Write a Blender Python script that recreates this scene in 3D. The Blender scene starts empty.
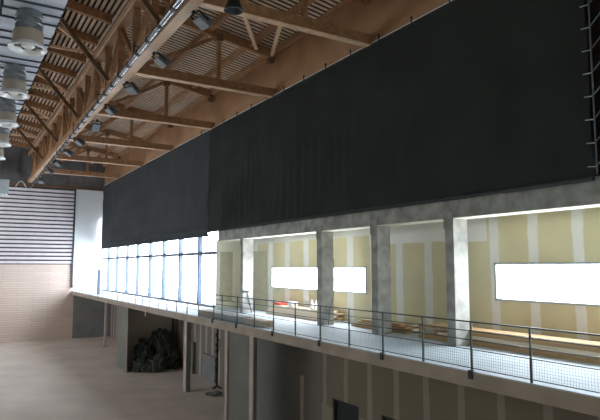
import bpy, math, random
from mathutils import Vector, Matrix, noise
random.seed(7)
SC = bpy.context.scene
COL = SC.collection

# ------------------------------------------------------------------ materials
def mat(name, base, rough=0.7, metal=0.0, var=0.12, scale=3.0, bump=0.0, stretch=(1, 1, 1), spec=0.3, dark=None):
    m = bpy.data.materials.new(name); m.use_nodes = True
    nt = m.node_tree; b = nt.nodes['Principled BSDF']
    b.inputs['Roughness'].default_value = rough
    b.inputs['Metallic'].default_value = metal
    b.inputs['Specular IOR Level'].default_value = spec
    tc = nt.nodes.new('ShaderNodeTexCoord'); mp = nt.nodes.new('ShaderNodeMapping')
    mp.inputs['Scale'].default_value = stretch
    nz = nt.nodes.new('ShaderNodeTexNoise'); nz.inputs['Scale'].default_value = scale
    nz.inputs['Detail'].default_value = 5
    nt.links.new(tc.outputs['Object'], mp.inputs['Vector']); nt.links.new(mp.outputs['Vector'], nz.inputs['Vector'])
    rp = nt.nodes.new('ShaderNodeValToRGB')
    lo = dark if dark else tuple(c * (1 - var) for c in base)
    hi = base if dark else tuple(min(1, c * (1 + var)) for c in base)
    rp.color_ramp.elements[0].position = 0.32; rp.color_ramp.elements[1].position = 0.68
    rp.color_ramp.elements[0].color = (*lo, 1); rp.color_ramp.elements[1].color = (*hi, 1)
    nt.links.new(nz.outputs['Fac'], rp.inputs['Fac']); nt.links.new(rp.outputs['Color'], b.inputs['Base Color'])
    if bump:
        bp = nt.nodes.new('ShaderNodeBump'); bp.inputs['Strength'].default_value = bump
        nt.links.new(nz.outputs['Fac'], bp.inputs['Height']); nt.links.new(bp.outputs['Normal'], b.inputs['Normal'])
    return m

M = {}
M['wood'] = mat('glulam_wood', (0.37, 0.20, 0.10), 0.6, var=0.2, scale=5, stretch=(1, .3, 1))
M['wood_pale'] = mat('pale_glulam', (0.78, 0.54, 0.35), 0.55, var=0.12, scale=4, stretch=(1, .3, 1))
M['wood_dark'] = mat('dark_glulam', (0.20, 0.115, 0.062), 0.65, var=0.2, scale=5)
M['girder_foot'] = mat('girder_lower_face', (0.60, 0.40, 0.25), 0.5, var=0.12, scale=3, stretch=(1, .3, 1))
M['slat'] = mat('roof_slat_wood', (0.70, 0.52, 0.37), 0.65, var=0.12, scale=2)
M['deck'] = mat('dark_roof_deck', (0.05, 0.035, 0.028), 0.9, var=0.2)
M['fascia'] = mat('fascia_board', (0.42, 0.24, 0.13), 0.75, var=0.14, scale=0.8)
M['curtain'] = mat('black_curtain_cloth', (0.039, 0.043, 0.041), 0.95, var=0.14, scale=0.5, bump=0.0, spec=0.05)
M['curtain_far'] = mat('grey_black_curtain_cloth', (0.062, 0.067, 0.069), 0.95, var=0.12, scale=0.5, spec=0.05)  # black cloth lightened to paint the haze over the far curtain
M['hem'] = mat('curtain_hem_cloth', (0.060, 0.065, 0.066), 0.95, var=0.14, scale=1, spec=0.05)
M['concrete'] = mat('grey_concrete', (0.34, 0.335, 0.305), 0.85, var=0.3, scale=2.6, bump=0.12)
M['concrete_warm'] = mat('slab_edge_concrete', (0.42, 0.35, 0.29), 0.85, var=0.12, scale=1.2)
M['slab_top'] = mat('pale_screed', (0.48, 0.53, 0.57), 0.7, var=0.08, scale=1.0)
M['floor'] = mat('hall_screed', (0.66, 0.56, 0.48), 0.8, var=0.1, scale=0.5, bump=0.03)
M['post'] = mat('pinkish_post_plaster', (0.52, 0.43, 0.375), 0.85, var=0.1, scale=1.5)
M['darkpanel'] = mat('dark_grey_panel', (0.21, 0.20, 0.175), 0.85, var=0.1, scale=0.8)
M['greypanel'] = mat('grey_panel', (0.24, 0.24, 0.235), 0.8, var=0.12, scale=1)
M['crosswall'] = mat('shaded_grey_render', (0.80, 0.74, 0.66), 0.85, var=0.08, scale=0.8)
M['white'] = mat('white_plaster', (0.85, 0.85, 0.84), 0.8, var=0.03, scale=1)
M['cream'] = mat('cream_soffit', (0.80, 0.78, 0.66), 0.8, var=0.03, scale=1)
M['galv'] = mat('galvanised_duct', (0.52, 0.56, 0.65), 0.4, metal=0.25, var=0.15, scale=1.2, spec=0.5)
M['galvdark'] = mat('dark_flange_steel', (0.07, 0.08, 0.085), 0.6, metal=0.3, var=0.1)
M['beige'] = mat('beige_diffuser_body', (0.40, 0.34, 0.27), 0.5, var=0.08, scale=3)
M['ring'] = mat('satin_white_ring', (0.82, 0.83, 0.82), 0.35, metal=0.2, var=0.05, scale=3)
M['neck'] = mat('ribbed_dark_neck', (0.24, 0.26, 0.27), 0.35, metal=0.5, var=0.2, scale=6)
M['pipe'] = mat('glossy_grey_pipe', (0.30, 0.32, 0.34), 0.18, metal=0.95, var=0.15, scale=2, spec=0.6)
M['black'] = mat('black_metal', (0.025, 0.027, 0.03), 0.5, metal=0.2, var=0.2, scale=6)
M['rail'] = mat('dark_green_grey_rail', (0.055, 0.065, 0.065), 0.45, metal=0.4, var=0.15, scale=4)
M['railpale'] = mat('pale_primed_rail', (0.20, 0.21, 0.23), 0.5, var=0.1, scale=4)
M['wire'] = mat('pale_wire', (0.26, 0.36, 0.42), 0.5, metal=0.2, var=0.1, scale=4)
M['frame'] = mat('blue_grey_window_frame', (0.10, 0.13, 0.19), 0.5, metal=0.2, var=0.1, scale=4)
M['flood'] = mat('grey_floodlight_casting', (0.17, 0.185, 0.21), 0.45, metal=0.4, var=0.2, scale=8)
M['lens'] = mat('floodlight_glass', (0.22, 0.25, 0.28), 0.12, var=0.1, scale=8, spec=0.8)
M['plank'] = mat('brown_plank', (0.48, 0.31, 0.16), 0.75, var=0.18, scale=2, stretch=(1, .2, 1))
M['plankpale'] = mat('pale_plank', (0.78, 0.66, 0.50), 0.75, var=0.1, scale=2, stretch=(1, .2, 1))
M['plankgrey'] = mat('weathered_grey_plank', (0.30, 0.25, 0.21), 0.8, var=0.15, scale=2, stretch=(1, .2, 1))
M['green'] = mat('dark_green_netting', (0.06, 0.072, 0.06), 0.9, var=0.3, scale=6, bump=0.4)
M['greenlight'] = mat('grey_green_netting', (0.09, 0.10, 0.085), 0.9, var=0.3, scale=6, bump=0.4)
M['red'] = mat('red_plastic', (0.55, 0.07, 0.05), 0.6, var=0.1)
M['cable'] = mat('grey_cable', (0.10, 0.10, 0.105), 0.6, var=0.1)
M['unit'] = mat('grey_unit_casing', (0.40, 0.43, 0.45), 0.5, var=0.08)
M['wallrib'] = mat('dark_upper_panel', (0.17, 0.165, 0.165), 0.8, var=0.12, scale=1.5)
M['slatwhite'] = mat('pale_acoustic_slat', (0.74, 0.69, 0.69), 0.7, var=0.06, scale=2)
M['slatback'] = mat('dark_slat_backing', (0.085, 0.07, 0.075), 0.9, var=0.1)

def glass_mat():
    m = bpy.data.materials.new('thin_window_glass'); m.use_nodes = True
    nt = m.node_tree; nt.nodes.clear()
    o = nt.nodes.new('ShaderNodeOutputMaterial'); mx = nt.nodes.new('ShaderNodeMixShader')
    t = nt.nodes.new('ShaderNodeBsdfTransparent'); g = nt.nodes.new('ShaderNodeBsdfGlossy')
    g.inputs['Roughness'].default_value = 0.05; mx.inputs[0].default_value = 0.06
    t.inputs['Color'].default_value = (0.96, 0.98, 1, 1)
    nt.links.new(t.outputs[0], mx.inputs[1]); nt.links.new(g.outputs[0], mx.inputs[2]); nt.links.new(mx.outputs[0], o.inputs[0])
    return m
M['glass'] = glass_mat()

def board_mat(name, field, joint, centers_axis, period, phase, jw, zlines=(), wob=0.03, top=None):
    """plasterboard: field colour with pale filled joints repeating along one axis (object == world coords)"""
    m = bpy.data.materials.new(name); m.use_nodes = True
    nt = m.node_tree; N = nt.nodes; L = nt.links; b = N['Principled BSDF']
    b.inputs['Roughness'].default_value = 0.85; b.inputs['Specular IOR Level'].default_value = 0.15
    geo = N.new('ShaderNodeNewGeometry'); sp = N.new('ShaderNodeSeparateXYZ'); L.new(geo.outputs['Position'], sp.inputs[0])
    nz = N.new('ShaderNodeTexNoise'); nz.inputs['Scale'].default_value = 1.6; nz.inputs['Detail'].default_value = 4
    L.new(geo.outputs['Position'], nz.inputs['Vector'])
    def mth(op, a, bb, clamp=False):
        n = N.new('ShaderNodeMath'); n.operation = op; n.use_clamp = clamp
        for i, v in enumerate((a, bb)):
            if isinstance(v, (int, float)): n.inputs[i].default_value = v
            else: L.new(v, n.inputs[i])
        return n.outputs[0]
    wobv = mth('MULTIPLY', mth('SUBTRACT', nz.outputs['Fac'], 0.5), wob * 6)
    v = mth('ADD', mth('SUBTRACT', sp.outputs[centers_axis], phase), wobv)
    fr = mth('FRACT', mth('ADD', mth('DIVIDE', v, period), 0.5), 0)
    d = mth('MULTIPLY', mth('ABSOLUTE', mth('SUBTRACT', fr, 0.5), 0), period)      # distance to joint centre
    jm = mth('DIVIDE', mth('SUBTRACT', jw, d), 0.04, True)
    for (z, hw) in zlines:
        dz = mth('ABSOLUTE', mth('SUBTRACT', mth('ADD', sp.outputs[2], wobv), z), 0)
        jm = mth('MAXIMUM', jm, mth('DIVIDE', mth('SUBTRACT', hw, dz), 0.04, True))
    if top:
        yy = mth('LESS_THAN', mth('ABSOLUTE', mth('SUBTRACT', sp.outputs[1], top[0]), 0), top[1])
        zz = mth('GREATER_THAN', sp.outputs[2], top[2])
        jm = mth('MAXIMUM', jm, mth('MULTIPLY', yy, zz))
    mx = N.new('ShaderNodeMix'); mx.data_type = 'RGBA'
    L.new(jm, mx.inputs[0]); mx.inputs[6].default_value = (*field, 1); mx.inputs[7].default_value = (*joint, 1)
    nz2 = N.new('ShaderNodeTexNoise'); nz2.inputs['Scale'].default_value = 0.9; nz2.inputs['Detail'].default_value = 6
    L.new(geo.outputs['Position'], nz2.inputs['Vector'])
    h = N.new('ShaderNodeMix'); h.data_type = 'RGBA'; h.blend_type = 'MULTIPLY'; h.inputs[0].default_value = 1
    rr = N.new('ShaderNodeMapRange'); rr.inputs[3].default_value = 0.82; rr.inputs[4].default_value = 1.12
    L.new(nz2.outputs['Fac'], rr.inputs[0]); L.new(mx.outputs[2], h.inputs[6]); L.new(rr.outputs[0], h.inputs[7])
    L.new(h.outputs[2], b.inputs['Base Color'])
    return m
_a, _b = (0.66, 0.60, 0.40), (0.80, 0.79, 0.75)
M['board'] = board_mat('green_plasterboard', _a, _b, 1, 1.29, 8.62, 0.17, wob=.02, top=(12.2, .75, 6.95))
M['board_mid'] = board_mat('green_plasterboard_mid', _a, _b, 1, 1.42, 13.86, 0.2, zlines=((7.4, 0.42),), wob=.02)
M['board_far'] = board_mat('green_plasterboard_far', _a, _b, 1, 1.63, 21.41, 0.24, zlines=((7.6, 0.25),), wob=.02)
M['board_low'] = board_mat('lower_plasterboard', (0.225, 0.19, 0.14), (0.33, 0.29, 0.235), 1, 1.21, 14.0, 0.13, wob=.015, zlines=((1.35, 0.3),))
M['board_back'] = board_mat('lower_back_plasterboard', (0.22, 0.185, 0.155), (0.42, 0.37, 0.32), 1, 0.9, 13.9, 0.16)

def plankwall_mat():
    m = bpy.data.materials.new('pinkish_wall_boards'); m.use_nodes = True
    nt = m.node_tree; N = nt.nodes; L = nt.links; b = N['Principled BSDF']; b.inputs['Roughness'].default_value = 0.7
    br = N.new('ShaderNodeTexBrick'); tc = N.new('ShaderNodeNewGeometry'); sp = N.new('ShaderNodeSeparateXYZ'); cb = N.new('ShaderNodeCombineXYZ')
    L.new(tc.outputs['Position'], sp.inputs[0]); L.new(sp.outputs[0], cb.inputs[0]); L.new(sp.outputs[2], cb.inputs[1])
    L.new(cb.outputs[0], br.inputs['Vector'])
    br.inputs['Color1'].default_value = (0.74, 0.60, 0.52, 1); br.inputs['Color2'].default_value = (0.69, 0.55, 0.47, 1)
    br.inputs['Mortar'].default_value = (0.56, 0.43, 0.36, 1); br.inputs['Scale'].default_value = 1
    br.inputs['Brick Width'].default_value = 2.4; br.inputs['Row Height'].default_value = 0.2; br.inputs['Mortar Size'].default_value = 0.022
    L.new(br.outputs['Color'], b.inputs['Base Color'])
    return m
M['plankwall'] = plankwall_mat()

# ------------------------------------------------------------------ mesh helper
class MB:
    def __init__(s): s.v = []; s.f = []
    def quadbox(s, P):
        n = len(s.v); s.v += [tuple(p) for p in P]
        s.f += [tuple(n + i for i in q) for q in ((0, 3, 2, 1), (4, 5, 6, 7), (0, 1, 5, 4), (1, 2, 6, 5), (2, 3, 7, 6), (3, 0, 4, 7))]
        return s
    def box(s, x0, x1, y0, y1, z0, z1):
        return s.quadbox([(x0, y0, z0), (x1, y0, z0), (x1, y1, z0), (x0, y1, z0), (x0, y0, z1), (x1, y0, z1), (x1, y1, z1), (x0, y1, z1)])
    def beam(s, p, q, w, h, up=(0, 0, 1)):
        p = Vector(p); q = Vector(q); d = (q - p).normalized(); u = Vector(up)
        a = d.cross(u)
        if a.length < 1e-4: a = d.cross(Vector((0, 1, 0)))
        a.normalize(); b = a.cross(d).normalized(); a *= w / 2; b *= h / 2
        return s.quadbox([p - a - b, p + a - b, q + a - b, q - a - b, p - a + b, p + a + b, q + a + b, q - a + b])
    def tube(s, p, q, r, n=10, r2=None, cap=True):
        p = Vector(p); q = Vector(q); r2 = r if r2 is None else r2
        d = (q - p).normalized(); a = d.cross(Vector((0, 0, 1)))
        if a.length < 1e-4: a = Vector((1, 0, 0))
        a.normalize(); b = d.cross(a); k = len(s.v)
        for c, rr in ((p, r), (q, r2)):
            for i in range(n):
                t = 2 * math.pi * i / n; s.v.append(tuple(c + a * math.cos(t) * rr + b * math.sin(t) * rr))
        for i in range(n): s.f.append((k + i, k + (i + 1) % n, k + n + (i + 1) % n, k + n + i))
        if cap: s.f.append(tuple(k + i for i in reversed(range(n)))); s.f.append(tuple(k + n + i for i in range(n)))
        return s
    def path(s, pts, r, n=8):
        for a, b in zip(pts, pts[1:]): s.tube(a, b, r, n)
        return s
    def lathe(s, c, prof, n=28, closed=False):
        k = len(s.v); c = Vector(c)
        for (r, z) in prof:
            for i in range(n):
                t = 2 * math.pi * i / n; s.v.append((c.x + r * math.cos(t), c.y + r * math.sin(t), c.z + z))
        m = len(prof)
        for j in range(m if closed else m - 1):
            j2 = (j + 1) % m
            for i in range(n): s.f.append((k + j * n + i, k + j * n + (i + 1) % n, k + j2 * n + (i + 1) % n, k + j2 * n + i))
        return s
    def blob(s, c, rad, amp=0.3, n=18, m=12, seed=0.0, freq=1.8):
        k = len(s.v); c = Vector(c)
        for j in range(m + 1):
            ph = math.pi * j / m
            for i in range(n):
                t = 2 * math.pi * i / n
                d = Vector((math.sin(ph) * math.cos(t), math.sin(ph) * math.sin(t), math.cos(ph)))
                q = 1 + amp * noise.noise(d * freq + Vector((seed, 0, 0))) + amp * .6 * noise.noise(d * freq * 2.7 + Vector((0, seed, 0)))
                p = c + Vector((d.x * rad[0], d.y * rad[1], d.z * rad[2])) * q
                s.v.append((p.x, p.y, max(p.z, 0.02)))
        for j in range(m):
            for i in range(n): s.f.append((k + j * n + i, k + (j + 1) * n + i, k + (j + 1) * n + (i + 1) % n, k + j * n + (i + 1) % n))
        return s
    def build(s, name, material, parent=None, bevel=0, smooth=False):
        v = s.v
        if parent is None:
            xs = [p[0] for p in v]; ys = [p[1] for p in v]; zs = [p[2] for p in v]
            org = Vector(((min(xs) + max(xs)) / 2, (min(ys) + max(ys)) / 2, min(zs)))
        else:
            org = wloc(parent)
        me = bpy.data.meshes.new(name)
        me.from_pydata([(p[0] - org.x, p[1] - org.y, p[2] - org.z) for p in v], [], s.f)
        me.materials.append(material); me.update()
        if smooth:
            for p in me.polygons: p.use_smooth = True
            me.set_sharp_from_angle(angle=math.radians(40))
        o = bpy.data.objects.new(name, me); COL.objects.link(o)
        if parent is None: o.location = org
        else: o.parent = parent
        if bevel:
            bm = o.modifiers.new('bevel', 'BEVEL'); bm.width = bevel; bm.segments = 2; bm.limit_method = 'ANGLE'
        return o
def wloc(o):
    l = Vector((0, 0, 0))
    while o: l += o.location; o = o.parent
    return l
def tag(o, label=None, cat=None, group=None, kind=None):
    if label: o['label'] = label
    if cat: o['category'] = cat
    if group: o['group'] = group
    if kind: o['kind'] = kind
    return o
def thing(name, loc, label, cat, group=None):
    o = bpy.data.objects.new(name, None); COL.objects.link(o); o.location = loc; o.empty_display_size = .2
    return tag(o, label, cat, group)
def struct(o, label, cat):
    return tag(o, label, cat, kind='structure')
def copy_tree(o, parent=None):
    c = o.copy(); COL.objects.link(c); c.parent = parent
    for ch in [x for x in SC.objects if x.parent == o]: copy_tree(ch, c)
    return c

# ------------------------------------------------------------------ key dimensions (metres)
GX = 9.11      # hall-side edge of the gallery slab
CX = 11.6      # plane of columns, beam and curtains
WX = 13.2      # plasterboard wall of the gallery
YE = 54.0      # end wall
ZS = 4.1       # gallery floor
YB = -5.0      # behind the camera
XL = -13.0
def zroof(x): return 15.45 + (11.6 - x) * 0.157
TY = [14.6, 21.35, 28.1, 34.8, 41.4, 48.0]

# ------------------------------------------------------------------ room shell
struct(MB().box(XL, 13.6, YB, YE + .3, -0.3, 0).build('floor', M['floor']), 'bare pale brown screed floor of the hall', 'floor')
sl = MB().box(GX, 13.6, YB, YE, 3.78, ZS - .03).build('gallery_slab', M['concrete_warm'])
struct(sl, 'long brownish concrete gallery slab running the length of the hall', 'balcony')
MB().box(GX - .0, 13.6, YB, YE, ZS - .03, ZS).build('floor_surface', M['slab_top'], sl)
# end wall
we = MB().box(XL, 13.6, YE, YE + .3, 0, 18).build('wall_back', M['white'])
struct(we, 'far end wall with pale horizontal slats above pinkish boards', 'wall')
MB().box(XL, 9.28, YE - .06, YE - .001, 0, 6.42).build('board_cladding', M['plankwall'], we)
MB().box(9.28, 13.5, YE - .05, YE - .001, 0, 3.75).build('lower_cladding', M['greypanel'], we)
MB().box(XL, 9.0, YE - .05, YE - .001, 6.42, 13.1).build('slat_backing', M['slatback'], we)
mb = MB(); z = 6.5; k = 0
while z < 13.0:
    mb.box(XL, 9.0, YE - .16, YE - .05, z, z + 0.215); z += 0.345
mb.build('acoustic_slats', M['slatwhite'], we)
MB().box(8.99, 9.13, YE - .25, YE - .001, 4.4, 13.1).build('corner_post', M['galvdark'], we)
mb = MB().box(XL, 13.6, YE - .1, YE - .001, 13.25, 18)
x = XL
while x < 13.4:
    mb.box(x, x + .12, YE - .2, YE - .1, 13.25, 18); x += 1.25
mb.build('upper_panels', M['wallrib'], we)
MB().box(XL, 13.6, YE - .3, YE - .001, 13.1, 13.3).build('top_rail', M['wood_dark'], we)
MB().box(9.16, 11.6, YE - .05, YE - .001, 13.3, 13.31).build('joint_strip', M['cream'], we)
# gallery plasterboard wall with two strip windows (openings)
W2 = (17.17, 24.5, 5.24, 6.17); W3 = (5.4, 11.16, 5.3, 6.28); W4 = (-4.0, 3.6, 4.5, 7.2)
T = (WX, WX + .25); cuts = [W4, W3, W2]; wr = None
for (s0, s1, m_, cc) in ((YB, 12.2, 'board', [W4, W3]), (12.2, 16.95, 'board_mid', []), (16.95, 28.2, 'board_far', [W2])):
    mb = MB(); y = s0; mb.box(*T, s0, s1, ZS, 4.5)
    for (a, b, z0, z1) in cc:
        mb.box(*T, y, a, 4.5, 7.62)
        if z0 > 4.5: mb.box(*T, a, b, 4.5, z0)
        mb.box(*T, a, b, z1, 7.62); y = b
    mb.box(*T, y, s1, 4.5, 7.62)
    o = mb.build('wall_section' if wr else 'wall_right', M[m_], wr)
    if not wr: wr = o; struct(o, 'greenish plasterboard gallery wall with pale filled vertical joints', 'wall')
for n, (a, b, z0, z1), lab in ((2, W2, 'long low strip window in plasterboard, behind the middle columns'), (3, W3, 'long low strip window in plasterboard at right'), (4, W4, 'tall gallery window beside the camera')):
    w = MB()
    w.box(WX - .02, WX + .14, a - .05, b + .05, z0 - .04, z0 + .015).box(WX - .02, WX + .14, a - .05, b + .05, z1 - .015, z1 + .04)
    w.box(WX - .02, WX + .14, a - .05, a + .015, z0 - .04, z1 + .04).box(WX - .02, WX + .14, b - .015, b + .05, z0 - .04, z1 + .04)
    wo = w.build('window_%d' % n, M['unit']); struct(wo, lab, 'window')
    MB().box(WX + .1, WX + .106, a, b, z0, z1).build('pane', M['glass'], wo)
# partition closing the gallery niche
pt = MB().box(11.86, WX, 28.05, 28.25, ZS, 7.62).build('wall_partition', M['cream'])
struct(pt, 'short partition with greenish board panel at the end of the niche', 'wall')
MB().box(12.02, 12.72, 28.02, 28.049, ZS + .3, 7.0).build('board_panel', M['board_low'] if False else mat('greenish_board', (0.52, 0.49, 0.36), 0.85, var=.08), pt)
bd = MB().box(WX - .03, WX - .001, 25.05, 27.2, ZS, 7.0).build('trim_1', mat('greenish_board_b', (0.50, 0.47, 0.33), 0.85, var=.08)); struct(bd, 'unfilled greenish board panel on the niche wall', 'wall panel')
nc = MB().box(CX + .5, 13.45, YB, 28.25, 7.62, 7.8).build('ceiling_niche', M['cream']); struct(nc, 'cream soffit over the gallery niche', 'ceiling')
struct(MB().box(WX + .0, WX + .25, YB, 28.2, 7.62, 16.5).build('wall_upper_right', M['deck']), 'dark upper right wall behind the curtains', 'wall')
# glazed wall Y 28.3 .. 54
GXX = 11.75
gw = MB()
MUL = [30.42, 33.56, 36.74, 39.75, 42.92, 45.95, 49.18, 52.3]
for yy in MUL: gw.box(GXX - .05, GXX + .16, yy - .11, yy + .11, ZS, 10.4)
gw.box(GXX - .07, GXX + .14, 28.25, YE, 6.86, 7.02)
gw.box(GXX - .07, GXX + .14, 28.25, YE, ZS, ZS + .12).box(GXX - .07, GXX + .14, 28.25, YE, 10.3, 10.45)
gwo = gw.build('window_1', M['frame']); struct(gwo, 'tall glazed wall with blue grey mullions and one transom', 'window')
ys = [28.25] + MUL + [YE]
for a, b in zip(ys, ys[1:]):
    MB().box(GXX + .04, GXX + .046, a + .09, b - .09, ZS + .12, 10.3).build('pane', M['glass'], gwo)
for yy in MUL[:6]:
    MB().box(GXX - .075, GXX - .05, yy - .05, yy + .05, ZS + .45, ZS + .62).build('catch', M['greypanel'], gwo)
struct(MB().box(GXX - .05, GXX + .2, 28.25, YE, 10.45, 16.5).build('wall_above_glazing', M['white']), 'wall above the glazing', 'wall')
# fascia band above the curtains
fa = MB().box(CX - .03, CX + .05, YB, YE - .1, 13.55, 15.75).build('trim_2', M['fascia']); struct(fa, 'brown board fascia above the dark curtains', 'fascia')
# hall left and rear walls, with an unseen high strip window added to light the hall
mb = MB()
LW = (26, 53, 8.1, 9.8)
mb.box(XL - .3, XL, YB, YE, 0, LW[2]).box(XL - .3, XL, YB, YE, LW[3], 18)
mb.box(XL - .3, XL, YB, LW[0], LW[2], LW[3]).box(XL - .3, XL, LW[1], YE, LW[2], LW[3])
struct(mb.build('wall_left', M['cream']), 'left hall wall with a high strip of glass', 'wall')
w5 = MB()
for i in range(7): w5.box(XL - .2, XL - .1, LW[0] + i * 5 - .05, LW[0] + i * 5 + .05, LW[2], LW[3])
w5o = w5.build('window_5', M['frame']); struct(w5o, 'high strip window in the left hall wall', 'window')
MB().box(XL - .16, XL - .15, LW[0], LW[1], LW[2], LW[3]).build('pane', M['glass'], w5o)
struct(MB().box(XL, 13.6, YB - .3, YB, 0, 18).build('wall_front', M['cream']), 'rear hall wall behind the camera', 'wall')
# roof deck + slats
rd = MB()
def slab_sl(mb, x0, x1, y0, y1, dz, t):
    a, b = zroof(x0) + dz, zroof(x1) + dz
    mb.quadbox([(x0, y0, a), (x1, y0, b), (x1, y1, b), (x0, y1, a), (x0, y0, a + t), (x1, y0, b + t), (x1, y1, b + t), (x0, y1, a + t)])
slab_sl(rd, 3.0, 13.6, YB, YE + .2, 0.32, .3)
rd.quadbox([(XL, YB, 15.6), (3.0, YB, zroof(3.0) + .32), (3.0, YE + .2, zroof(3.0) + .32), (XL, YE + .2, 15.6), (XL, YB, 15.9), (3.0, YB, 17.5), (3.0, YE + .2, 17.5), (XL, YE + .2, 15.9)])
ce = rd.build('ceiling', M['deck']); struct(ce, 'slatted timber hall roof', 'ceiling')
mb = MB(); y = 9.0
while y < YE - .3:
    slab_sl(mb, 5.65, 11.6, y, y + .135, 0.10, .022); y += 0.27
o = mb.build('cross_slats', M['slat'], ce)
mb = MB(); x = 2.3
while x < 5.6:
    z = zroof(x) + .08
    mb.box(x, x + .115, 9, YE - .3, z, z + .03); x += .21
mb.build('long_slats', M['slat'], ce)

# ------------------------------------------------------------------ concrete beam and columns
bmx = MB().box(CX, CX + .5, YB, 27.4, 7.53, 8.12).build('concrete_beam', M['concrete'], bevel=.015)
tag(bmx, 'long grey concrete beam carried by the gallery columns below the curtain', 'beam')
MB().box(CX - .012, CX + .49, YB, 27.4, 7.515, 7.53).build('lit_underside', M['cream'], bmx)  # cream sheet paints the gallery light on the beam's underside
clabs = ['concrete column nearest the camera, between the plain board bay and the right window',
         'second concrete column from the right, left of the windowless board bay',
         'concrete column with a loose cable, in front of the strip window',
         'farthest concrete column, beside the greenish partition']
for i, (ya, yb) in enumerate([(11.19, 11.51), (14.46, 14.79), (17.72, 18.04), (24.40, 24.64)]):
    t = thing('concrete_column', (CX + .26, (ya + yb) / 2, ZS), clabs[i], 'column', 'concrete gallery columns')
    MB().box(CX - .01, CX + .53, ya, yb, ZS, 7.515).build('shaft', M['concrete'], t, bevel=.012)
    MB().box(CX - .03, CX + .0, ya - .02, yb + .02, 7.25, 7.7).build('capital_pad', M['concrete'], t, bevel=.008)
c = MB().path([(CX + .5, 17.68, 6.5), (CX + .5, 17.66, 5.6), (CX + .42, 17.6, 5.1), (CX + .2, 17.5, 4.7), (CX + .1, 17.45, ZS + .012)], .014, 6).build('loose_cable', M['cable'])
tag(c, 'thin grey cable hanging down a concrete column to the gallery floor', 'cable')

# ------------------------------------------------------------------ curtains
def curtain(y0, y1, label, near):
    root = thing('stage_curtain', (CX - .12, (y0 + y1) / 2, 7.98), label, 'curtain')
    ny = int((y1 - y0) / .07); nz = 34; v = []; f = []
    zt, zb = 13.5, (8.0 if near else 7.8)
    for j in range(nz + 1):
        t = j / nz; z = zt + (zb - zt) * t
        for i in range(ny + 1):
            y = y0 + (y1 - y0) * i / ny
            fade = min(1, max(0, (t - .25) / .5))
            rip = .010 * math.sin(y * 6.3 + 1.3 * math.sin(z * 1.1 + y * .5)) * fade
            if near and y > 12: rip += .09 * min(1, (y - 12) / 4) * min(1, (1 - t) / .15) * math.sin(y * 11 + 2.2 * noise.noise(Vector((y * .6, z * .5, 3)))) * fade * max(0, noise.noise(Vector((y * .35, z * .3, 9))) + .35)
            rip += .05 * min(1, .25 + (1 - t) / .2) * noise.noise(Vector((y * .5, z * .8, 1))) + .03 * math.sin(z * 4 + .15 * y) * (.5 + .5 * noise.noise(Vector((y * .2, z, 5))))
            yy = y
            if i == 0 or i == ny: yy = y + .05 * noise.noise(Vector((z * .9, y, 0)))
            v.append((CX - .14 + rip, yy, z))
    for j in range(nz):
        for i in range(ny):
            a = j * (ny + 1) + i; f.append((a, a + 1, a + ny + 2, a + ny + 1))
    mb = MB(); mb.v = v; mb.f = f
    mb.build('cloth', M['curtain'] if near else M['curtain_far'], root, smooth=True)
    if not near: MB().tube((CX - .17, y0, 8.27), (CX - .17, y1, 8.27), .03, 8).build('batten_pocket', M['hem'], root, smooth=True)
    MB().tube((CX - .13, y0, zb + .06), (CX - .13, y1, zb + .06), .055, 10).build('bottom_hem', M['hem'], root, smooth=True)
    MB().box(CX - .17, CX - .10, y0, y1, 13.44, 13.50).build('top_hem', M['hem'], root)
    return root
cr = thing('curtain_rail', (CX - .1, 30, 13.5), 'pale metal rail along the top edge of the dark curtains', 'rail')
MB().box(CX - .16, CX - .04, 6.0, YE - .3, 13.505, 13.54).build('track', M['ring'], cr)
mb = MB(); y = 9.4
hk0 = None
while y < 30:
    h = MB(); h.box(CX - .18, CX - .161, y - .02, y + .02, 13.47, 13.64).box(CX - .2, CX - .14, y - .03, y + .03, 13.64, 13.67)
    h.build('hook', M['black'], cr); y += 1.55
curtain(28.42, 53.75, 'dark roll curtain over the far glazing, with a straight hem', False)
curtain(7.07, 28.45, 'large black curtain at right with rumpled folds', True)
# mast at the near end of the curtain
ms = thing('curtain_mast', (CX - .25, 6.96, 7.98), 'dark vertical mast with hooks along the near curtain edge', 'mast')
MB().tube((CX - .22, 6.93, 8.12), (CX - .22, 6.93, 14.9), .018, 8).tube((CX - .05, 6.55, 8.12), (CX - .05, 6.55, 14.9), .02, 8).build('poles', M['flood'], ms)
mb = MB()
for i in range(13):
    z = 8.3 + i * .5
    MB().tube((CX - .24, 7.12, z), (CX - .24, 6.93, z - .02), .012, 6).build('hook', M['unit'], ms)
    mb.tube((CX - .22, 6.93, z), (CX - .05, 6.55, z + .5), .014, 6)
mb.build('lacing', M['flood'], ms)

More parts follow.
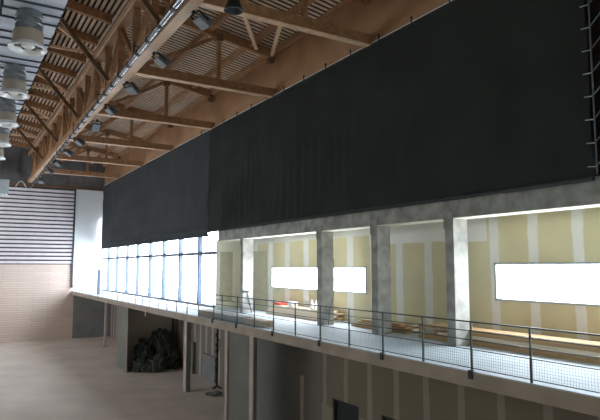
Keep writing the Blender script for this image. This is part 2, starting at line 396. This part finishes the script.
# ------------------------------------------------------------------ roof timber: trusses on the right
ROOFB = zroof(11.5)
def truss(Y, label, first):
    t = thing('roof_truss', (8.6, Y, 13.45), label, 'roof truss', 'timber roof trusses on the right')
    MB().box(5.52, CX - .04, Y - .13, Y + .13, 13.50, 13.84).build('bottom_chord', M['wood'], t)
    MB().box(5.52, CX - .04, Y - .135, Y + .135, 13.475, 13.499).build('pale_lower_face', M['wood_pale'], t)  # paler strip paints light from below on the chord's underside
    xa, xb = 5.52, CX - .04
    MB().quadbox([(xa, Y - .1, zroof(xa) - .3), (xb, Y - .1, zroof(xb) - .3), (xb, Y + .1, zroof(xb) - .3), (xa, Y + .1, zroof(xa) - .3),
                  (xa, Y - .1, zroof(xa) + .07), (xb, Y - .1, zroof(xb) + .07), (xb, Y + .1, zroof(xb) + .07), (xa, Y + .1, zroof(xa) + .07)]).build('top_chord', M['wood'], t)
    MB().box(8.87, 9.03, Y - .07, Y + .07, 13.74, zroof(8.95) - .22).build('vertical_web', M['wood'], t)
    MB().beam((5.75, Y, 13.8), (8.8, Y, zroof(8.8) - .3), .12, .14).build('diagonal_web', M['wood'], t)
    MB().box(8.8, 9.1, Y - .14, Y + .14, zroof(8.95) - .42, zroof(8.95) - .12).build('gusset', M['wood_dark'], t)
    MB().box(11.25, 11.5, Y - .12, Y + .12, zroof(11.4) - .5, zroof(11.4) - .15).build('end_block', M['wood_dark'], t)
    return t
ord_ = ['nearest timber roof truss, with its lower chord meeting the brown fascia above the large curtain', 'second nearest timber roof truss, with a full post and diagonal in view',
        'third timber roof truss, ending right above the seam between the curtains', 'fourth timber roof truss, over the far curtain', 'fifth timber roof truss, second from the end wall', 'timber roof truss closest to the slatted end wall']
for i, Y in enumerate(TY): truss(Y, ord_[i], i == 0)
plab = ['timber purlin running lengthwise against the fascia', 'timber purlin running lengthwise midway between fascia and truss posts', 'timber purlin running lengthwise along the truss posts', 'timber purlin running lengthwise beside the big lattice girder']
for i, x in enumerate((11.42, 10.35, 8.55, 6.7)):
    w = .09
    o = MB().box(x - w, x + w, 9, YE - .12, zroof(x) - .16, zroof(x) + .075).build('roof_purlin', M['wood'])
    tag(o, plab[i], 'purlin', 'lengthwise roof purlins')
for (p, q, l) in (((10.6, 21.2, 15.45), (6.85, 14.75, 13.85), 'left of two slanting timber braces between the nearest two trusses'),
                  ((11.35, 21.2, 15.3), (8.25, 14.75, 13.8), 'right of two slanting timber braces between the nearest two trusses')):
    tag(MB().beam(p, q, .13, .13).build('timber_brace', M['wood_pale']), l, 'brace')

# ------------------------------------------------------------------ lengthwise lattice girder
g = thing('lattice_girder', (5.4, 31, 13.4), 'long timber lattice girder running away above the pipe and floodlights', 'girder')
MB().box(5.16, 5.50, 9, YE - .32, 13.43, 13.72).build('bottom_chord', M['wood'], g)
MB().box(5.16, 5.505, 9, YE - .32, 13.40, 13.429).build('pale_lower_face', M['girder_foot'], g)  # paler strip paints the strong light on the girder's lower face
MB().box(5.16, 5.56, 9, YE - .32, 15.75, 16.1).build('top_chord', M['wood'], g)
MB().box(5.10, 5.159, 9, YE - .32, 15.70, 15.95).build('pale_edge', M['wood_pale'], g)
y = 9.5; k = 0; step = 6.7 / 3
while y < YE - 1:
    MB().box(5.25, 5.51, y - .1, y + .1, 13.72, 15.75).build('post', M['wood'], g)
    a, b = ((y, 13.75), (y + step, 15.75)) if k % 2 else ((y, 15.75), (y + step, 13.75))
    if y + step < YE - 1: MB().beam((5.38, a[0], a[1]), (5.38, b[0], b[1]), .16, .16, up=(1, 0, 0)).build('web_diagonal', M['wood'], g)
    y += step; k += 1
# left: cross beams, bracing
n = 0; y = 15.6
nm = ['nearest', 'second', 'third', 'fourth', 'fifth', 'sixth', 'seventh', 'eighth', 'ninth', 'tenth', 'eleventh', 'twelfth', 'thirteenth', 'fourteenth', 'fifteenth', 'sixteenth']
while y < YE - .6:
    mb = MB(); xa, xb = .9, 5.14
    mb.quadbox([(xa, y - .11, zroof(xa) - .27), (xb, y - .11, zroof(xb) - .27), (xb, y + .11, zroof(xb) - .27), (xa, y + .11, zroof(xa) - .27),
                (xa, y - .11, zroof(xa) + .075), (xb, y - .11, zroof(xb) + .075), (xb, y + .11, zroof(xb) + .075), (xa, y + .11, zroof(xa) + .075)])
    tag(mb.build('cross_beam', M['wood']), '%s brown cross beam under the slats left of the lattice girder, counted away from the camera' % nm[n], 'beam', 'cross beams left of the girder')
    y += 2.68; n += 1
for i, Y in enumerate(TY[:-1]):
    Y2 = Y + 2.5
    tag(MB().beam((3.05, Y2, 16.25), (5.12, Y2, 13.85), .15, .16).build('knee_brace', M['wood_dark']), '%s dark slanting strut from the left roof down to the girder foot' % nm[i], 'strut', 'slanting struts left of the girder')
    apex = (5.05, Y + 5.4, 15.95)
    vb = thing('v_brace', (4.2, Y + 4.4, 15.9), '%s pale V-shaped bracing under the left cross beams' % nm[i], 'brace', 'V braces left of the girder')
    MB().beam((3.1, Y + 3.0, 16.0), apex, .09, .12).build('arm', M['wood_pale'], vb)
    MB().beam((3.1, Y + 5.6, 16.0), apex, .09, .12).build('arm', M['wood_pale'], vb)

# ------------------------------------------------------------------ pipe below the girder
pa, pb = Vector((4.76, 11.5, 13.22)), Vector((5.42, YE - .35, 12.98))
pp = thing('suspended_pipe', tuple((pa + pb) / 2), 'long glossy grey pipe with dark collars hanging beside the girder foot', 'pipe')
MB().tube(pa, pb, .09, 20).build('tube', M['pipe'], pp, smooth=True)
L = (pb - pa).length; d = (pb - pa).normalized(); s = .6
while s < L - .3:
    q = pa + d * s
    MB().tube(q - d * .08, q + d * .08, .108, 20).build('collar', M['black'], pp, smooth=True); s += 1.25
s = 1.2
while s < L - .3:
    q = pa + d * s
    MB().box(q.x - .015, q.x + .015, q.y - .015, q.y + .015, q.z + .12, 13.75).box(q.x, 5.2, q.y - .015, q.y + .015, 13.6, 13.63).build('hanger', M['black'], pp); s += 6.25
# ------------------------------------------------------------------ floodlights
def flood_proto():
    r = thing('floodlight', (0, 0, 0), 'x', 'floodlight', 'floodlights along the girder')
    hb = MB()
    hb.quadbox([(-.17, -.20, -.22), (.17, -.20, -.22), (.24, .12, -.20), (-.24, .12, -.20), (-.12, -.16, .16), (.12, -.16, .16), (.24, .12, .22), (-.24, .12, .22)])
    for i in range(5): hb.box(-.13, .13, -.25 , -.15, -.16 + i * .07, -.135 + i * .07)
    h = hb.build('housing', M['flood'], r, bevel=.02)
    MB().quadbox([(-.21, .121, -.18), (.21, .121, -.18), (.21, .135, -.18), (-.21, .135, -.18), (-.21, .121, .20), (.21, .121, .20), (.21, .135, .20), (-.21, .135, .20)]).build('lens', M['lens'], h)
    MB().box(-.28, -.25, -.03, .03, -.05, .34).box(.25, .28, -.03, .03, -.05, .34).box(-.28, .28, -.03, .03, .31, .34).build('yoke', M['black'], r)
    MB().box(-.05, .05, -.05, .05, .34, .42).build('clamp', M['black'], r)
    return r
fp = flood_proto()
FL = [(14.7, 13.05), (18.4, 13.07), (22.1, 13.1), (25.6, 13.06), (28.9, 13.03), (33.0, 13.05), (36.4, 13.03), (40.4, 13.0), (43.7, 12.95), (48.9, 12.9)]
fl_lab = ['nearest grey floodlight, large, hanging at the top of the picture', 'second grey floodlight, above the second roof truss end', 'third grey floodlight along the girder foot',
          'fourth grey floodlight along the girder foot', 'fifth, dark floodlight turned towards the camera', 'sixth floodlight along the girder foot', 'seventh floodlight along the girder foot',
          'eighth small floodlight along the girder foot', 'ninth small dark floodlight along the girder foot', 'last bright floodlight near the slatted end wall']
for i, (y, z) in enumerate(FL):
    o = fp if i == 0 else copy_tree(fp)
    o.location = (5.68, y, z); o['label'] = fl_lab[i]; o.scale = (.88, .88, .95)
    o.rotation_euler = (math.radians([-60, -55, -60, -50, -35, -60, -55, -60, -50, -60][i]), 0, math.radians([100, 95, 120, 100, 190, 110, 95, 120, 90, 150][i]))
    if i == 4:
        for ch in [c for c in SC.objects if c.parent == o and c.name.startswith('housing')]:
            ch.data = ch.data.copy(); ch.data.materials[0] = M['black']
bl = thing('spotlight', (6.0, 13.35, 12.9), 'black cylindrical spotlight at the top edge, right of the floodlights', 'spotlight')
MB().lathe((6.0, 13.35, 12.9), [(0.0, .62), (.15, .62), (.17, .5), (.17, .22), (.24, 0.05), (.26, 0), (.22, 0), (.14, .12), (0, .12)]).build('shade', M['black'], bl, smooth=True)
MB().box(5.98, 6.02, 13.33, 13.37, 13.5, 13.75).box(5.6, 6.02, 13.33, 13.37, 13.7, 13.75).build('bracket', M['black'], bl)

# ------------------------------------------------------------------ duct and diffusers
du = thing('ventilation_duct', (1.66, 31, 13.5), 'wide silvery rectangular ventilation duct running along the roof at left', 'duct')
MB().box(.86, 2.36, 10, YE - .5, 13.5, 14.5).build('casing', M['galv'], du)
y = 12.0; k = 0
while y < YE - .8:
    MB().box(.82, 2.40, y - .03, y + .03, 13.455, 14.54).build('flange', M['galvdark'], du)
    y += (.62, .70, 1.15)[k % 3]; k += 1
MB().box(2.9, 3.25, 10, YE - .5, zroof(3.1) - .5, zroof(3.1) + .07).build('x', M['wood_dark'], None)
o = SC.objects[-1]
for o in SC.objects:
    if o.name == 'x': o.name = 'edge_beam'; tag(o, 'dark lengthwise edge beam just right of the silvery duct', 'beam')
for y in range(12, 53, 5):
    MB().box(.90, .93, y + .3, y + .33, 14.54, 16.4).box(2.29, 2.32, y + .3, y + .33, 14.54, 16.4).build('hanger', M['galvdark'], du)
dlab = ['nearest ceiling air diffuser with a white ring, biggest of the row', 'second air diffuser under the silvery duct', 'third air diffuser under the silvery duct, cut by the left picture edge',
        'fourth air diffuser under the silvery duct', 'farthest air diffuser under the silvery duct']
dp = thing('air_diffuser', (0, 0, 0), 'x', 'air diffuser', 'air diffusers under the duct')
MB().lathe((0, 0, 0), [(.40, 1.09), (.42, 1.0), (.42, .97), (.45, .95), (.45, .9), (.42, .88), (.42, .8), (.46, .78), (.46, .7), (.44, .68), (.44, .5)]).build('neck', M['neck'], dp, smooth=True)
MB().lathe((0, 0, 0), [(.44, .5), (.48, .49), (.50, .12), (.47, .12), (.45, .48)], closed=True).build('body', M['beige'], dp, smooth=True)
MB().lathe((0, 0, 0), [(.49, .14), (.60, .03), (.62, 0), (.60, -.03), (.54, -.02), (.50, .04), (.46, .13)], n=36, closed=True).build('ring', M['ring'], dp, smooth=True)
ins = MB()
for i in range(8):
    a = i * math.pi / 4
    ins.beam((.06 * math.cos(a), .06 * math.sin(a), .08), (.46 * math.cos(a + .3), .46 * math.sin(a + .3), .10), .10, .015, up=(.3, 0, 1))
ins.build('swirl_blades', M['flood'], dp)
MB().lathe((0, 0, 0), [(0.0, .02), (.14, .03), (.22, .07), (.2, .12), (0, .14)]).build('centre_cone', M['ring'], dp, smooth=True)
MB().lathe((0, 0, 0), [(0, .16), (.45, .16)]).build('grille', M['unit'], dp)
for i, (x, y) in enumerate([(1.54, 17.65), (1.60, 22.8), (1.70, 27.8), (1.78, 32.6), (1.82, 36.9)]):
    o = dp if i == 0 else copy_tree(dp)
    o.location = (x, y, 12.41); o['label'] = dlab[i]; o.scale = (.84, .84, 1)
# grey unit at far left, cable loop
hu = thing('heater_unit', (2.5, 46, 11.25), 'grey box unit hanging at the far left in front of the slats', 'heater')
MB().box(1.9, 3.2, 45.5, 46.5, 11.4, 12.4).build('casing', M['unit'], hu, bevel=.03)
mb = MB()
for i in range(6): mb.box(1.95 + i * .2, 2.1 + i * .2, 45.5, 46.4, 11.25, 11.4)
mb.build('louvres', M['ring'], hu)
MB().box(2.0, 2.04, 46, 46.04, 12.4, 13.5).box(2.3, 2.34, 46, 46.04, 12.4, 13.5).build('hanger', M['black'], hu)
pts = [(4.25 + i * .08, YE - .45, 12.95 + .5 * math.sin(math.pi * i / 10)) for i in range(11)]
tag(MB().path(pts, .03, 6).build('cable_loop', M['ring']), 'pale cable loop arching above the end wall slats', 'cable')

# ------------------------------------------------------------------ railing on the gallery edge
RY0, RY1 = 2.8, 21.9
rl = thing('guard_railing', (GX + .02, 12, ZS), 'dark metal gallery railing with wire mesh panels, nearer run', 'railing')
py = []; y = 21.1
y = 22.5 - 1.4
posts = [21.95] + [21.1 - 1.409 * i for i in range(0, 14)]
X0 = GX + .035
for i, y in enumerate(posts):
    p = MB().box(X0 - .012, X0 + .012, y - .017, y + .017, ZS + .43, ZS + .97).build('post', M['rail'], rl)
    MB().box(X0 - .015, X0 + .015, y - .022, y + .022, ZS - .0, ZS + .43).build('post_foot', M['rail'], p)
    if i % 2 == 0: MB().box(GX - .035, GX - .002, y - .05, y + .05, ZS - .15, ZS - .0).box(GX - .03, GX + .06, y - .05, y + .05, ZS + .001, ZS + .02).build('bracket', M['rail'], p)
MB().box(X0 - .02, X0 + .02, RY0, RY1 + .06, ZS + .972, ZS + 1.0).build('top_rail', M['rail'], rl)
for z in (.80, .62, .43, .06):
    MB().box(X0 - .009, X0 + .009, RY0, RY1 + .05, ZS + z - .009, ZS + z + .009).build('rail', M['rail'], rl)
for a, b in zip(posts, posts[1:]):
    mb = MB(); w = .0025
    y = b + .03
    while y < a - .02:
        mb.box(X0 - w, X0 + w, y - w, y + w, ZS + .07, ZS + .42); y += .055
    z = .10
    while z < .42:
        mb.box(X0 - w, X0 + w, b + .03, a - .03, ZS + z - w, ZS + z + w); z += .055
    mb.build('mesh_panel', M['wire'], rl)
r2 = thing('guard_railing', (GX + .02, 37, ZS), 'low pale railing along the far part of the gallery before the glazing', 'railing')
y = 23.6
while y < YE - .5:
    MB().box(X0 - .02, X0 + .02, y - .025, y + .025, ZS, ZS + .5).build('post', M['railpale'], r2); y += 1.42
MB().box(X0 - .02, X0 + .02, 22.3, YE - .1, ZS + .48, ZS + .52).build('top_rail', M['railpale'], r2)
MB().box(X0 - .01, X0 + .01, 22.3, YE - .1, ZS + .25, ZS + .27).build('rail', M['railpale'], r2)
tag(MB().box(9.65, 9.87, 46.3, 46.42, ZS, ZS + 1.9).box(9.66, 9.86, 46.26, 46.46, ZS, ZS + .02).build('steel_post', M['frame']), 'single dark steel post standing on the far end of the gallery', 'post')

# ------------------------------------------------------------------ things on the gallery
def planks(name_label, rows, group, mats):
    for i, (x0, x1, y0, y1, z0, z1) in enumerate(rows):
        o = MB().box(x0, x1, y0, y1, z0, z1).build('plank', mats[i % len(mats)], None, bevel=.004)
        tag(o, name_label(i), 'plank', group)
rows = [];  lv = ['bottom', 'second', 'third', 'fourth', 'fifth', 'top']
for L in range(4):
    for k in range(2):
        rows.append((9.32 + k * .24, 9.54 + k * .24, 19.6 + .1 * ((L * 3 + k) % 3), 24.0 + .15 * ((L + k) % 2), ZS + .001 + L * .062, ZS + .06 + L * .062))
planks(lambda i: 'weathered grey plank, %s layer, %s side of the stack behind the railing' % (lv[i // 2] if i // 2 < 3 else 'top', ('hall', 'wall')[i % 2]), rows, 'grey planks stacked behind the railing', [M['plankgrey']])
rows = []
for L in range(3):
    for k in range(2):
        rows.append((9.34 + k * .24, 9.56 + k * .24, 18.0 + .06 * ((L + k) % 2), 19.5 - .05 * L, ZS + .001 + L * .072, ZS + .07 + L * .072))
planks(lambda i: 'short brown board, %s layer, %s side of the little stack by the railing' % (('bottom', 'middle', 'top')[i // 2], ('hall', 'wall')[i % 2]), rows, 'brown boards stacked by the railing', [M['plank']])
rows = []
for L in range(5):
    for k in range(3 if L < 4 else 2):
        a = 5.2 + .35 * ((L * 2 + k) % 3); b = 13.2 - .4 * ((L + k) % 4)
        rows.append((12.1 + k * .3, 12.36 + k * .3, a, b, ZS + .001 + L * .083, ZS + .08 + L * .083))
side = ('front', 'middle', 'rear')
def lab3(i):
    L, k = (i // 3, i % 3) if i < 12 else (4, i - 12)
    return 'long plank, %s layer, %s row of the big stack under the right window' % (('bottom', 'second', 'third', 'fourth', 'top')[L], side[k])
planks(lab3, rows, 'long planks stacked under the right window', [M['plank'], M['plank'], M['plankpale'], M['plank']])
rows = []
for L in range(4):
    for k in range(2): rows.append((12.3 + k * .3, 12.56 + k * .3, 14.0 + .3 * ((L + k) % 2), 16.9 - .2 * L, ZS + .001 + L * .073, ZS + .07 + L * .073))
planks(lambda i: 'plank, %s layer, %s row of the stack behind the second column from the right' % (('bottom', 'second', 'third', 'top')[i // 2], ('front', 'rear')[i % 2]), rows, 'planks behind the second column', [M['plank'], M['plank'], M['plank'], M['plankpale']])
rows = []
for L in range(5):
    for k in range(2): rows.append((12.4 + k * .3, 12.66 + k * .3, 18.3 + .3 * ((L + k) % 2), 23.6 - .2 * L, ZS + .001 + L * .083, ZS + .08 + L * .083))
planks(lambda i: 'pale plank, %s layer, %s row of the stack under the middle strip window' % (('bottom', 'second', 'third', 'fourth', 'top')[i // 2], ('front', 'rear')[i % 2]), rows, 'planks under the middle strip window', [M['plankpale'], M['plank']])
zt = ZS + .417
tag(MB().box(12.45, 12.85, 22.4, 23.0, zt, zt + .09).box(12.5, 12.8, 22.5, 22.9, zt + .09, zt + .12).build('red_crate', M['red'], None, bevel=.01), 'flat red box lying on the planks under the middle window', 'box')
for i, y in enumerate((21.7, 21.35, 20.0, 19.7, 19.4)):
    b = thing('bottle' if i > 1 else 'paint_bucket', (12.6, y, zt), ['white bucket beside the red box', 'white bucket right of its twin on the planks', 'left white bottle of three on the planks', 'middle white bottle of three on the planks', 'right white bottle of three on the planks'][i], 'bottle' if i > 1 else 'bucket')
    if i > 1:
        MB().lathe((12.6, y, zt), [(0, 0), (.085, .0), (.09, .03), (.09, .2), (.035, .27), (.035, .31), (0, .31)], 14).build('body', M['white'], b, smooth=True)
        MB().lathe((12.6, y, zt), [(0, .311), (.04, .311), (.04, .35), (0, .35)], 12).build('cap', M['unit'], b)
    else:
        MB().lathe((12.6, y, zt), [(0, 0), (.11, 0), (.13, .18), (.14, .18), (.14, .2), (0, .2)], 16).build('body', M['white'], b, smooth=True)
        MB().path([(12.6 - .14, y, zt + .17), (12.6 - .09, y, zt + .235), (12.6, y, zt + .26), (12.6 + .09, y, zt + .235), (12.6 + .14, y, zt + .17)], .006, 6).build('handle', M['black'], b)
# step ladder
sd = thing('step_ladder', (11.86, 24.0, ZS), 'small dark folded ladder leaning beside the far column foot', 'ladder')
for s_ in (-.09, .09):
    MB().beam((11.86 + s_ * .4, 24.0 + s_, ZS + .01), (11.66 + s_ * .4, 24.1 + s_, ZS + .95), .04, .04).build('side_rail', M['frame'], sd)
for i in range(4):
    t = .2 + i * .2
    MB().box(11.86 - .2 * t - .05, 11.86 - .2 * t + .05, 23.95 + .1 * t, 24.1 + .1 * t, ZS + .95 * t, ZS + .95 * t + .025).build('step', M['frame'], sd)
MB().box(11.5, 11.72, 24.0, 24.2, ZS + .94, ZS + 1.0).build('top_cap', M['black'], sd)
wl = thing('wall_lamp', (12.2, 27.95, 6.0), 'small round glowing lamp on the greenish partition', 'lamp')
MB().lathe((12.2, 28.0, 5.35), [(0, .0), (.04, .02), (.045, .05), (.03, .09), (0, .1)], 12).build('bulb', M['ring'], wl)
MB().box(12.17, 12.23, 27.98, 28.019, 5.43, 5.5).build('holder', M['unit'], wl)

# ------------------------------------------------------------------ under the gallery
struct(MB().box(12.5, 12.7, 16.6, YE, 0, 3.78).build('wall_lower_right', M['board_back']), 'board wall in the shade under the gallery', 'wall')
mb = MB(); XW = 10.85; T = (XW, XW + .15)
ops = [(13.05, 14.2, 0, 2.02), (15.35 - .55, 16.1, 0, 2.02)]
ops = [(12.2, 13.45, 0.3, 1.95), (14.55, 15.95, 0.3, 1.95)]
y = YB
for (a, b, z0, z1) in ops:
    mb.box(*T, y, a, 0, 3.78).box(*T, a, b, 0, z0).box(*T, a, b, z1, 3.78); y = b
mb.box(*T, y, 16.61, 0, 3.78)
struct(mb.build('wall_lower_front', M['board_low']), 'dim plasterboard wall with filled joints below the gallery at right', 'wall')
for i, (a, b, z0, z1) in enumerate(ops):
    o = MB().box(XW + .04, XW + .14, a - .0, b + .0, z0, z0 + .07).box(XW + .04, XW + .14, a, b, z1 - .07, z1).box(XW + .04, XW + .14, a, a + .07, z0, z1).box(XW + .04, XW + .14, b - .07, b, z0, z1).build('window_%d' % (6 + i), M['black'])
    struct(o, ('right', 'left')[i] + ' dark opening in the board wall under the gallery', 'window')
    MB().box(XW + .10, XW + .11, a + .07, b - .07, z0 + .07, z1 - .07).build('pane', M['black'], o)  # black sheet paints the dark inside the opening
struct(MB().box(XW + .13, 12.5, 24.15, 24.3, 0, 3.78).build('wall_return', M['greypanel']), 'return wall under the gallery', 'wall')
FINS = [('grey square pier with a pinkish front, left of the dark green heap', 35.0, 37.3, .06), 
        ('pinkish post left of the narrow dark panel', 20.48, 20.7, .16), ('pinkish post between the two dark panels', 18.30, 18.56, .16)]
for lab, a, b, dx in FINS:
    t = thing('support_post', (GX + dx / 2, (a + b) / 2, 0), lab, 'post', 'posts under the gallery edge')
    MB().box(GX + .02, GX + dx, a, b, 0, 3.78).build('shaft', M['greypanel'], t)
    MB().box(GX - .005, GX + .019, a, b, 0, 3.78).build('pinkish_face', M['darkpanel'] if b - a > 1 else M['post'], t)
    MB().box(GX - .012, GX + .04, a - .03, a - .001, 0, 3.78).build('corner_bead', M['post'], t)  # pale strip paints the light caught on the post's edge
struct(MB().box(GX + .07, 12.5, 37.0, 37.15, 0, 3.78).build('wall_cross', M['crosswall']), 'dark cross wall behind the green heap under the gallery', 'wall')
tag(MB().box(GX + .05, GX + .12, 18.57, 20.47, 0, 3.78).build('dark_panel', M['darkpanel']), 'narrow dark grey panel between two posts under the gallery', 'panel')
pn = thing('dark_panel', (XW, 20.4, 0), 'wide dark grey panel with a pale upright, under the gallery', 'panel')
MB().box(XW, XW + .12, 16.62, 24.3, 0, 3.78).build('board', M['darkpanel'], pn)
MB().box(XW - .05, XW - .001, 17.72, 17.92, 0, 2.37).build('pale_upright', M['post'], pn)
sp_ = thing('support_post', (10.4, 28.3, 0), 'slim pinkish post between the dark green heap and the black floor stand', 'post', 'posts under the gallery edge')
MB().box(10.3, 10.52, 28.12, 28.5, 0, 3.78).build('shaft', M['greypanel'], sp_); MB().box(10.28, 10.299, 28.12, 28.5, 0, 3.78).build('pinkish_face', M['post'], sp_)
fp_ = thing('support_post', (10.5, 46.9, 0), 'thin pale post farthest under the gallery', 'post', 'posts under the gallery edge')
MB().box(10.42, 10.58, 46.8, 47.0, 0.02, 3.78).build('shaft', M['post'], fp_); MB().box(10.35, 10.65, 46.7, 47.1, 0, .02).build('foot_plate', M['greypanel'], fp_)
# dark green heap
_hs = len(SC.objects)
hp = thing('netting_heap', (10.6, 31.8, 0), 'dark green crumpled heap of netting under the gallery between two posts', 'heap')
mb = MB()
for i, (x, y, z, rx, rz) in enumerate([(9.5, 32.6, .8, .75, 1.05), (11.3, 32.6, 1.0, 1.0, 1.45), (10.4, 31.6, .4, .9, .6), (12.0, 31.9, .5, .6, .9), (9.0, 31.9, .35, .6, .5), (9.55, 32.8, 1.5, .45, .6), (11.2, 32.9, 1.9, .8, .75), (11.8, 32.6, 1.6, .5, .8)]):
    mb.blob((x, y, z), (rx, rx * .9, rz), .55, 30, 20, seed=i * 3.7, freq=2.6)
mb.build('dark_netting', M['green'], hp)
mb = MB()
for i, (x, y, z, rx, rz) in enumerate([(10.3, 31.0, .45, .55, .5), (10.5, 31.2, .8, .35, .4), (9.4, 31.3, .3, .4, .25)]):
    mb.blob((x, y, z), (rx, rx * .7, rz), .7, 26, 18, seed=20 + i * 5.1, freq=3.2)
mb.build('pale_netting', M['greenlight'], hp)
mb = MB(); rnd = random.Random(3)
for i in range(420):
    cx, cy, cz, rr = rnd.choice([(9.5, 32.3, .9, .8), (11.3, 32.3, 1.5, 1.0), (10.4, 31.3, .4, .7), (11.4, 32.6, 2.0, .8), (9.5, 32.6, 1.6, .5)])
    a = rnd.uniform(0, 6.28); e = rnd.uniform(-.3, 1.4)
    c = Vector((cx + rr * math.cos(a) * math.cos(e), cy + rr * .8 * math.sin(a) * math.cos(e), max(.1, cz + rr * .9 * math.sin(e))))
    d = Vector((rnd.uniform(-1, 1), rnd.uniform(-1, 1), rnd.uniform(-.4, 1))).normalized() * rnd.uniform(.08, .2)
    w = d.cross(Vector((rnd.uniform(-1, 1), rnd.uniform(-1, 1), 1))).normalized() * .06
    k = len(mb.v); mb.v += [tuple(c - w), tuple(c + w), tuple(c + d * .5 + w * .8), tuple(c + d)]; mb.f.append((k, k + 1, k + 2, k + 3))
mb.build('loose_scraps', M['green'], hp)['kind'] = 'stuff'
hp.scale = (.66, .78, .86); hp.location = (10.95, 34.85, 0)
# leaning boards and floor stand in the bay
o = MB().box(12.36, 12.47, 29.4, 31.2, 0, 1.36).build('upright_board', M['unit']); o.data.materials[0] = M['greypanel']; tag(o, 'wide grey board standing against the wall left of the black floor stand', 'board')
o = MB().box(12.3, 12.47, 32.6, 33.5, 0, 1.8).build('upright_board', M['darkpanel']); tag(o, 'narrow dark board standing against the wall, right behind a slim post', 'board')
fs = thing('floor_stand', (9.9, 22.1, 0), 'thin black floor stand with fittings under the gallery', 'stand')
XS, YS = 11.95, 28.1
fs.location = (XS, YS, 0)
MB().tube((XS, YS, .1), (XS, YS, 3.7), .055, 10).build('pole', M['black'], fs)
for z in (.9, 1.35, 1.8, 2.1, 2.6): MB().box(XS - .1, XS + .02, YS - .06, YS + .06, z, z + .18).build('fitting', M['black'], fs)
MB().path([(XS + .08, YS, 2.5), (XS + .13, YS, 2.3), (XS + .1, YS, 2.0), (XS + .03, YS, 1.8)], .018, 6).build('cable', M['black'], fs)
for i in range(4):
    a = i * math.pi / 2 + .5
    MB().beam((XS, YS, .13), (XS + .3 * math.cos(a), YS + .3 * math.sin(a), .025), .05, .04).build('leg', M['black'], fs)
o = MB(); rnd = random.Random(5)
for i, (x, y) in enumerate(((11.3, 26.8), (11.9, 26.0))):
    t = MB().blob((x, y, .03), (.4, .36, .12), .8, 16, 8, seed=i * 2.0).build('rubble_sack', M['darkpanel'])
    tag(t, ['flat dark sack near the black floor stand', 'flat dark sack right behind the black floor stand', 'flat dark sack before the leaning grey board'][i], 'sack', 'sacks on the floor under the gallery')
# far bay clutter
o = MB().box(12.2, 12.45, 43.0, 44.0, 0, 1.9).build('cabinet', M['white'], None, bevel=.02); tag(o, 'pale upright cabinet in the far bay under the gallery', 'cabinet')
sg = MB().box(GX - .03, GX - .001, 31.15, 31.35, 3.55, 3.95).build('junction_box', M['post'], None, bevel=.005); tag(sg, 'small pale box on the slab edge above the dark green heap', 'junction box')

# ------------------------------------------------------------------ light
w = bpy.data.worlds.new('World'); SC.world = w; w.use_nodes = True
nt = w.node_tree; bg = nt.nodes['Background']
bg.inputs['Color'].default_value = (0.86, 0.93, 1.0, 1); bg.inputs['Strength'].default_value = 17.0
def portal(loc, rot, sx, sy):
    l = bpy.data.lights.new('portal', 'AREA'); l.shape = 'RECTANGLE'; l.size = sx; l.size_y = sy
    l.cycles.is_portal = True
    o = bpy.data.objects.new('daylight_portal', l); COL.objects.link(o); o.location = loc; o.rotation_euler = rot
# area light emits along -Z; rotate so that -Z points to -X : rot Y = +90deg
def winportal(x, y0, y1, z0, z1, s=1):
    portal((x, (y0 + y1) / 2, (z0 + z1) / 2), (0, math.radians(90 * s), 0), z1 - z0, y1 - y0)
winportal(GXX + .25, 28.3, 53.9, ZS, 10.3)
for (a, b, z0, z1) in cuts: winportal(WX + .3, a, b, z0, z1)
def lamp(x, y0, y1, z0, z1, power, s=1):
    l = bpy.data.lights.new('sky_glow', 'AREA'); l.shape = 'RECTANGLE'; l.size = z1 - z0; l.size_y = y1 - y0
    l.energy = power; l.color = (.93, .97, 1)
    o = bpy.data.objects.new('window_daylight', l); COL.objects.link(o); o.location = (x, (y0 + y1) / 2, (z0 + z1) / 2); o.rotation_euler = (0, math.radians(90 * s), 0)
lamp(WX + .2, *W2, 480); lamp(WX + .2, *W3, 260); lamp(WX + .2, *W4, 260)  # added lamps outside the gallery windows, brightening the gallery beyond the sky
winportal(XL - .35, LW[0], LW[1], LW[2], LW[3], -1)

# ------------------------------------------------------------------ camera
f = 575.0; vp = (-48.0, 267.0)
Yv = Vector((vp[0] - 300, vp[1] - 210, f)).normalized()
h = Vector((1, 0, 0)); n = Yv.cross(h).normalized()
if n.y > 0: n = -n
Xv = Yv.cross(n)
if Xv.x < 0: Xv = -Xv
right = Vector((Xv.x, Yv.x, n.x)); down = Vector((Xv.y, Yv.y, n.y)); fwd = Vector((Xv.z, Yv.z, n.z))
R = Matrix((right, -down, -fwd)).transposed()
cam = bpy.data.cameras.new('Camera'); co = bpy.data.objects.new('Camera', cam); COL.objects.link(co)
co.matrix_world = Matrix.Translation((0, 0, 6.2)) @ R.to_4x4()
cam.sensor_width = 36; cam.lens = 36 * f / 600; cam.clip_end = 500
SC.camera = co
SC.view_settings.view_transform = 'Standard'; SC.view_settings.look = 'None'; SC.view_settings.exposure = 0.0
SC.cycles.use_denoising = True
SC.cycles.max_bounces = 10; SC.cycles.diffuse_bounces = 6; SC.cycles.transparent_max_bounces = 12
